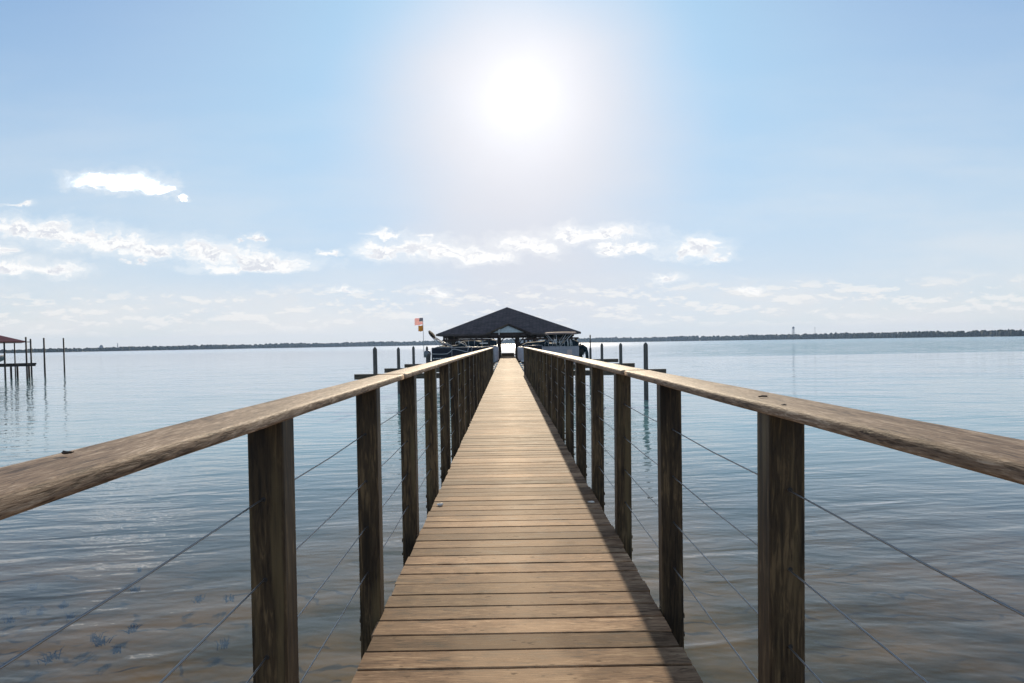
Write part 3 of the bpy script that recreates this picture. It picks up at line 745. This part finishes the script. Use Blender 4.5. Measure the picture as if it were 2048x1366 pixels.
# short lift post in front of the navy boat's stern
b = MB(); b.lathe([(.13,WATER-2.2),(.125,WATER),(.12,.35),(.13,.36),(.13,.46),(.09,.56),(.02,.58)], n=12)
q = at(857.3, 710, 44.6); tag(b.build('lift_post', M['pile'], loc=(q.x, 44.6, 0)), 'stubby pale-topped grey post in front of the navy boat stern', 'post')

# boat-lift gantries in the slips: two dark posts and a cross beam each
for (xa, xb, Y, lb) in ((-4.4, -1.3, 49.4, 'dark boat-lift frame behind the navy flagged boat'), (-4.6, -1.3, 56.2, 'dark boat-lift frame just before the boathouse on the left'),
                        (1.5, 4.9, 49.3, 'dark boat-lift frame behind the tan-canopied boat'), (1.4, 5.0, 56.0, 'dark boat-lift frame just before the boathouse on the right')):
    L = empty('boat_lift', (0, Y, 0)); tag(L, lb, 'boat lift', 'boat lifts in the slips')
    for xx in (xa, xb):
        b = MB(); b.tube([(xx,0,WATER-2.2),(xx,0,1.40)], .085, 8); b.build('lift_post', M['dark_pile'], L)
    b = MB(); b.beam((xa-.2,0,1.46),(xb+.2,0,1.46),.12,.12); b.build('cross_beam', M['brown'], L)
    b = MB(); b.span((xa+.2,-.16,1.52),(xa+.6,.16,1.74)); b.build('winch', M['boot'], L)
# covered boat in the fourth slip on the left
B = pontoon_boat('pontoon_boat', -4.6, -.75, 52.6, 2.2, M['navy'], 1, 'pontoon boat under a tall dark navy cover, half hidden behind the flagged boat')
fence(B, -4.5, -1.0, -1.1, .08, .86, M['navy'])
fence(B, -4.5, -1.0, 1.1, .08, .86, M['navy'])
cover('boat_cover', B, -3.55, -1.95, 1.1, .8, [(0,1.36),(.2,1.44),(.6,1.45),(1,1.38)], M['cover'], 7.0)
cover('boat_cover', B, -1.75, -.80, 1.1, .8, [(0,1.42),(.3,1.50),(.7,1.5),(1,1.42)], M['cover'], 9.0)
for x_ in (-3.6, -2.45, -1.85, -2.9): tube_part('cover_pole', [(x_,-1.13,.86),(x_+.02,-1.13,1.52)], .018, M['silver'], B)
b = MB(); b.span((-2.05,-1.2,1.16),(-1.35,-1.12,1.24)); b.build('table_top', M['white'], B)
outboard(B, -4.75, -1, M['black'])

# grey pontoon boat with raised tan canopy in the third slip on the right, stern outward
YD = 46.2
D = pontoon_boat('pontoon_boat', 4.72, .80, YD, 2.2, M['grey_panel'], -1, 'grey-sided pontoon boat under a raised tan canopy, black-covered motor')
fence(D, 2.3, 4.66, -hw, .08, .88, M['grey_panel']); fence(D, 1.1, 4.66, hw, .08, .88, M['grey_panel'])
fence(D, 1.12, 2.28, -hw, .08, .98, M['navy'])
b = MB(); b.span((3.90,-hw-.03,.20),(4.22,-hw-.015,.68)); b.build('side_panel', M['seat'], D)
cover('stern_cover', D, 3.65, 4.70, 1.0, .80, [(0,1.10),(.25,1.30),(.7,1.33),(1,1.24)], M['cover'], 12.0)
cover('seat_cover', D, 1.0, 2.75, 1.0, .90, [(0,1.08),(.2,1.22),(.6,1.26),(1,1.34)], M['cover'], 14.0)
b = MB(); n = 14; rings = []
ca, cb = at(1089.5, 667, YD), at(1150.5, 665, YD)
for i in range(n+1):
    f = i/n; xx = ca.x + (cb.x-ca.x)*f; zc = 1.78 + .02*math.sin(math.pi*f) - (.03 if i in (0,) else 0)
    rings.append([(xx, yy*1.05, zc + hh_ - .10*yy*yy) for (yy, hh_) in ((-1,0),(-1,.06),(-.5,.065),(0,.07),(.5,.065),(1,.06),(1,0),(.5,.0),(0,.01),(-.5,.0))])
b.loft(rings); cn = b.build('canopy', M['tan'], D)
for sy in (-1, 1):
    for (xa, xb) in ((2.55, 3.3), (3.9, 3.35), (4.3, 3.5), (3.2, 3.25)):
        tube_part('canopy_leg', [(xa, sy*1.0, 1.76), (xb, sy*hw, .92)], .02, M['silver'], D)
b = MB(); b.span((2.5,1.02,1.50),(4.45,1.05,1.76)); b.build('canopy_curtain', M['cover'], D)
b = MB(); b.span((3.3,-.5,.05),(3.7,.1,1.12)); b.span((3.34,-.52,1.12),(3.40,.1,1.42)); b.build('console', M['cover'], D)
rr = random.Random(31)
for k in range(7):
    xx = 2.45 + k*.26; tube_part('rail_hoop', [(xx,-hw+.02,.9),(xx+.02,-hw+.02,1.16+rr.uniform(0,.2)),(xx+.15,-hw+.02,1.24+rr.uniform(0,.18)),(xx+.24,-hw+.02,1.1),(xx+.26,-hw+.02,.9)], .012, M['silver'], D)
tube_part('ladder_rail', [(3.95,-hw-.03,.9),(3.95,-hw-.03,1.36),(4.12,-hw-.03,1.36),(4.12,-hw-.03,.9)], .018, M['white'], D)
tube_part('ladder_rail', [(4.2,-hw-.03,.95),(4.2,-hw-.03,1.34),(4.24,-hw-.03,.95),(4.38,-hw-.03,.95)], .018, M['white'], D)
b = MB(); b.loft([[(x_, c[0], z_ + c[1]) for c in rrect(w_, h_, .1, 3)] for (x_, w_, h_, z_) in ((1.15,2.1,1.0,.42),(.95,2.0,1.0,.42),(.80,1.7,.9,.44),(.72,1.3,.7,.46))])
b.build('bow_panel', M['pale_hull'], D)
mt = outboard(D, 4.78, 1, M['black'])
b = MB(); b.tube([(4.62,-.1,.55),(4.80,-.1,.80),(5.02,-.1,.86),(5.20,-.1,.72),(5.30,-.1,.42),(5.36,-.1,.02)], [.10,.15,.16,.15,.12,.08], 10); b.build('motor_cover', M['cover'], mt)
tube_part('swim_ladder', [(4.9,-1.0,.1),(5.06,-1.0,.5),(5.12,-1.0,.52),(5.12,-1.0,-.2)], .018, M['silver'], D)

# covered boat in the fourth slip on the right
E = pontoon_boat('pontoon_boat', 4.5, .85, 52.6, 2.2, M['grey_panel'], -1, 'low grey boat under a dark cover, its bow poking out behind the right railing end')
fence(E, 1.1, 4.4, -1.1, .08, .80, M['grey_panel']); fence(E, 1.1, 4.4, 1.1, .08, .80, M['grey_panel'])
cover('boat_cover', E, .95, 4.4, 1.05, .75, [(0,.98),(.1,1.08),(.5,1.14),(1,1.12)], M['cover'], 17.0)
b = MB(); b.loft([[(x_, c[0], .42 + c[1]) for c in rrect(w_, h_, .1, 3)] for (x_, w_, h_) in ((1.1,2.1,1.0),(.9,2.0,1.0),(.78,1.6,.8))]); b.build('bow_panel', M['pale_hull'], E)

# ------------------------------------------------------------------ boathouse
HY = 62.0; HB = 74.6
H_ = empty('boathouse', (0.12, HY, 0)); tag(H_, 'open boathouse with dark shingled hip roof and small gable over the walkway', 'boathouse')
ez = 2.08; az = 4.74; hx = 6.52; ym = (HB-HY)/2
b = MB()
base = [(-hx,0,ez),(hx,0,ez),(hx,HB-HY,ez),(-hx,HB-HY,ez)]; low = [(x_,y_,z_-.16) for (x_,y_,z_) in base]; apex = (-.08, ym, az)
for i in range(4):
    j = (i+1) % 4; b.poly([base[i], base[j], apex]); b.poly([low[i], low[j], base[j], base[i]])
b.poly([low[0], low[3], low[2], low[1]])
roof = b.build('roof', M['shingle'], H_)
# gable over the walkway: two small slopes, verge boards and a pale boarded triangle
gz = at(1014.8, 647.0, HY-.5).z; gw = 1.98; gd = 2.6
b = MB()
for s in (-1, 1):
    b.poly([(0,-.55,gz),(s*gw,-.55,ez-.02),(s*gw,.6,ez-.02),(0,gd,gz)])
    b.poly([(0,-.55,gz-.10),(s*gw,-.55,ez-.12),(s*gw,.6,ez-.12),(0,gd,gz-.10)])
b.build('gable_roof', M['shingle'], roof)
for s in (-1, 1):
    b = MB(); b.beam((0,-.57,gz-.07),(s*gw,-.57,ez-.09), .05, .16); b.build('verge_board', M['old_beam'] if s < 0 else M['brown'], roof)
b = MB(); pw = 1.38; pz0 = ez+.04
b.poly([(-pw,-.38,pz0),(pw,-.38,pz0),(0,-.38,gz-.20)]); b.poly([(-pw,-.34,pz0),(0,-.34,gz-.20),(pw,-.34,pz0)])
b.poly([(-pw,-.38,pz0),(-pw,-.34,pz0),(pw,-.34,pz0),(pw,-.38,pz0)]); b.build('gable_panel', M['panel'], roof)
b = MB(); b.tube([(-.85,-.62,ez+.30),(-.83,-.62,ez-.02)], .03, 6); b.blob((-.83,-.62,ez-.08),(.05,.05,.08),8,6); b.tube([(-.85,-.62,ez+.28),(-.72,-.45,ez+.34)], .025, 6); b.build('lamp', M['white'], H_)
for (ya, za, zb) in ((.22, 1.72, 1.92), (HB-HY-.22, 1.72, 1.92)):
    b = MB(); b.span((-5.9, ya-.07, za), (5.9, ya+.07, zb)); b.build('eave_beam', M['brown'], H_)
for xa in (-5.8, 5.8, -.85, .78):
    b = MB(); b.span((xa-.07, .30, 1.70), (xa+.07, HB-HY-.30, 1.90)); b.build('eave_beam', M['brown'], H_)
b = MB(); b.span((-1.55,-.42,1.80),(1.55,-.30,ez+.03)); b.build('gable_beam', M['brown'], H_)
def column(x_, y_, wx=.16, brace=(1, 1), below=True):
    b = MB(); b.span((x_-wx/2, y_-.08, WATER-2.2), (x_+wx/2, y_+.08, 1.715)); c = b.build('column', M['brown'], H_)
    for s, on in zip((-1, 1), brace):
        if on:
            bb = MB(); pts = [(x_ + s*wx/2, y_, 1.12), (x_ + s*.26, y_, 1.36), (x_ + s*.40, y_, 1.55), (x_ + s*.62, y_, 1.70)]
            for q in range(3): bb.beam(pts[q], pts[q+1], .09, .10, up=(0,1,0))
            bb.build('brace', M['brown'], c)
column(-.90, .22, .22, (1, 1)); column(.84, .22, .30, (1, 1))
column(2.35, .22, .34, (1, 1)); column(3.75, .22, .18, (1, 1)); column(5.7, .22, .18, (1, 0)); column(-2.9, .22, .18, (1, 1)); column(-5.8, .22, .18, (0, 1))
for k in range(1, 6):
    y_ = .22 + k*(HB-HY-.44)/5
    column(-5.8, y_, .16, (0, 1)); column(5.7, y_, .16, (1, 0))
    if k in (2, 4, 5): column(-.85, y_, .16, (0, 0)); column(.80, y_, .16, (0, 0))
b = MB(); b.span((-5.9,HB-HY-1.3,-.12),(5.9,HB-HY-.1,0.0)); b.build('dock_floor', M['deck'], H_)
# two covered boats inside the boathouse
for (s, lb, hgt, cm) in ((-1, 'long navy-covered boat under the roof on the left side of the boathouse', 1.40, 'cover'), (1, 'green-black covered boat under the roof on the right side of the boathouse', 1.22, 'cover')):
    K = pontoon_boat('covered_boat', s*5.0, s*1.0, HY+3.6, 2.2, M['navy'], -s, lb, 'boat')
    fence(K, min(s*4.9, s*1.1), max(s*4.9, s*1.1), -1.1, .08, .8, M['navy'])
    cover('boat_cover', K, min(s*4.8, s*1.05), max(s*4.8, s*1.05), 1.08, .72, [(0,hgt-.1),(.3,hgt),(.7,hgt),(1,hgt-.12)], M[cm], 20.0+s)

# ------------------------------------------------------------------ neighbour's boat shelter far left, and two lone piles
org = at(52, 702, 64.0); e1 = Vector((org.x, org.y, 0)).normalized(); ang_ = math.atan2(e1.y, e1.x) - math.pi/2
N = empty('boat_shelter', (org.x, org.y, 0), ang_)      # local +y runs away from the camera, local -x to the left
tag(N, 'neighbouring boat shelter with a red-brown metal roof on thin dark posts', 'boat shelter')
b = MB(); rz0 = 2.12
b.poly([(0,.3,rz0),(-9,-.2,rz0-.05),(-9,4.5,rz0+1.55),(-5.0,4.5,rz0+1.5)]); b.poly([(0,.3,rz0),(-5.0,4.5,rz0+1.5),(-.4,9.0,rz0)])
b.poly([(0,.3,rz0-.1),(-9,-.2,rz0-.15),(-9,9,rz0-.15),(-.4,9,rz0-.1)]); b.poly([(-.4,9,rz0),(-5,4.5,rz0+1.5),(-9,4.5,rz0+1.55),(-9,9,rz0-.05)])
b.poly([(0,.3,rz0-.1),(-9,-.2,rz0-.15),(-9,-.2,rz0-.05),(0,.3,rz0)]); b.poly([(0,.3,rz0-.1),(0,.3,rz0),(-.4,9,rz0),(-.4,9,rz0-.1)])
b.build('roof', M['red_roof'], N)
for (x_, y_, zt, r) in ((.02,.1,2.50,.075),(.42,9.4,2.46,.08),(-.95,8.6,2.05,.06),(-1.62,.2,2.05,.075),(-2.40,.1,2.05,.075),(-5.2,.1,2.05,.075)):
    b = MB(); b.lathe([(r*1.1,WATER-2.2),(r,WATER+.5),(r*.95,zt)], (x_,y_,0), n=10); b.build('column', M['dark_pile'], N)
b = MB(); b.span((-9,-.1,-.22),(.7,.12,-.04)); b.span((-9,8.9,-.22),(.85,9.1,-.04)); b.span((-9,.13,-.14),(-3.2,8.88,-.05)); b.build('dock_frame', M['dark_pile'], N)
b = MB(); b.span((.0,9.35,2.10),(.5,9.43,2.18)); b.build('eave_beam', M['dark_pile'], N)
for (x_, y_) in ((-1.25,5.0),(-.75,6.0),(.2,5.5)):
    b = MB(); b.tube([(x_,y_,WATER-2),(x_,y_,-.1)], .09, 8); b.build('support_pile', M['dark_pile'], N)
# runabout hull hanging in the shelter, bow towards us and right
root = empty('runabout', (org.x, org.y, 0), ang_); tag(root, 'white-topped grey runabout hanging in the red-roofed shelter, bow showing', 'boat')
b = MB(); rings = []
for (x_, hw_, keel, top_) in ((-1.62,.03,.55,.72),(-1.75,.20,.36,.74),(-2.1,.50,.18,.74),(-2.8,.80,.06,.72),(-4.0,.95,.02,.70),(-6.2,.95,.02,.68)):
    rings.append([(x_, 2.2 - hw_, top_), (x_, 2.2 - hw_*.85, (top_+keel)/2), (x_, 2.2, keel), (x_, 2.2 + hw_*.85, (top_+keel)/2), (x_, 2.2 + hw_, top_)])
b.loft(rings); b.build('hull', M['cowl'], root)
b = MB(); rings = []
for (x_, hw_, z_) in ((-1.60,.03,.73),(-1.75,.21,.745),(-2.1,.52,.75),(-2.8,.82,.78),(-3.4,.9,.86)):
    rings.append([(x_, 2.2 - hw_, z_-.08), (x_, 2.2 - hw_*.9, z_), (x_, 2.2, z_+.10), (x_, 2.2 + hw_*.9, z_), (x_, 2.2 + hw_, z_-.08)])
b.loft(rings); b.build('foredeck', M['white'], root)
b = MB(); b.blob((-3.3,2.2,.92),(1.2,.8,.22),14,8,.2,2.0); b.build('boat_cover', M['cover'], root)
for (px, py, Y, lb) in ((87.5, 675.8, 72.0, 'lone thin dark pile nearer the red-roofed shelter'), (126.8, 676.0, 82.0, 'lone thin dark pile standing farthest right of the red-roofed shelter')):
    q = at(px, py, Y); b = MB(); b.lathe([(.09,WATER-2.2),(.085,WATER),(.08,q.z)], n=10)
    tag(b.build('mooring_pile', M['dark_pile'], loc=(q.x, Y, 0)), lb, 'pile')

# ------------------------------------------------------------------ air
hz = MB(); hz.span((-EXT-20, -80, WATER-3.6), (EXT+20, EXT+20, 62))
hm = bpy.data.materials.new('haze_air'); hm.use_nodes = True; t = NT(hm.node_tree); t.n.clear()
ho = t.node('ShaderNodeOutputMaterial'); vp = t.node('ShaderNodeVolumePrincipled', {'Color': (0.45,0.66,1.0,1), 'Density': 0.00011, 'Anisotropy': 0.25})
t.l.new(vp.outputs[0], ho.inputs['Volume'])
tag(hz.build('haze', hm), kind='stuff')
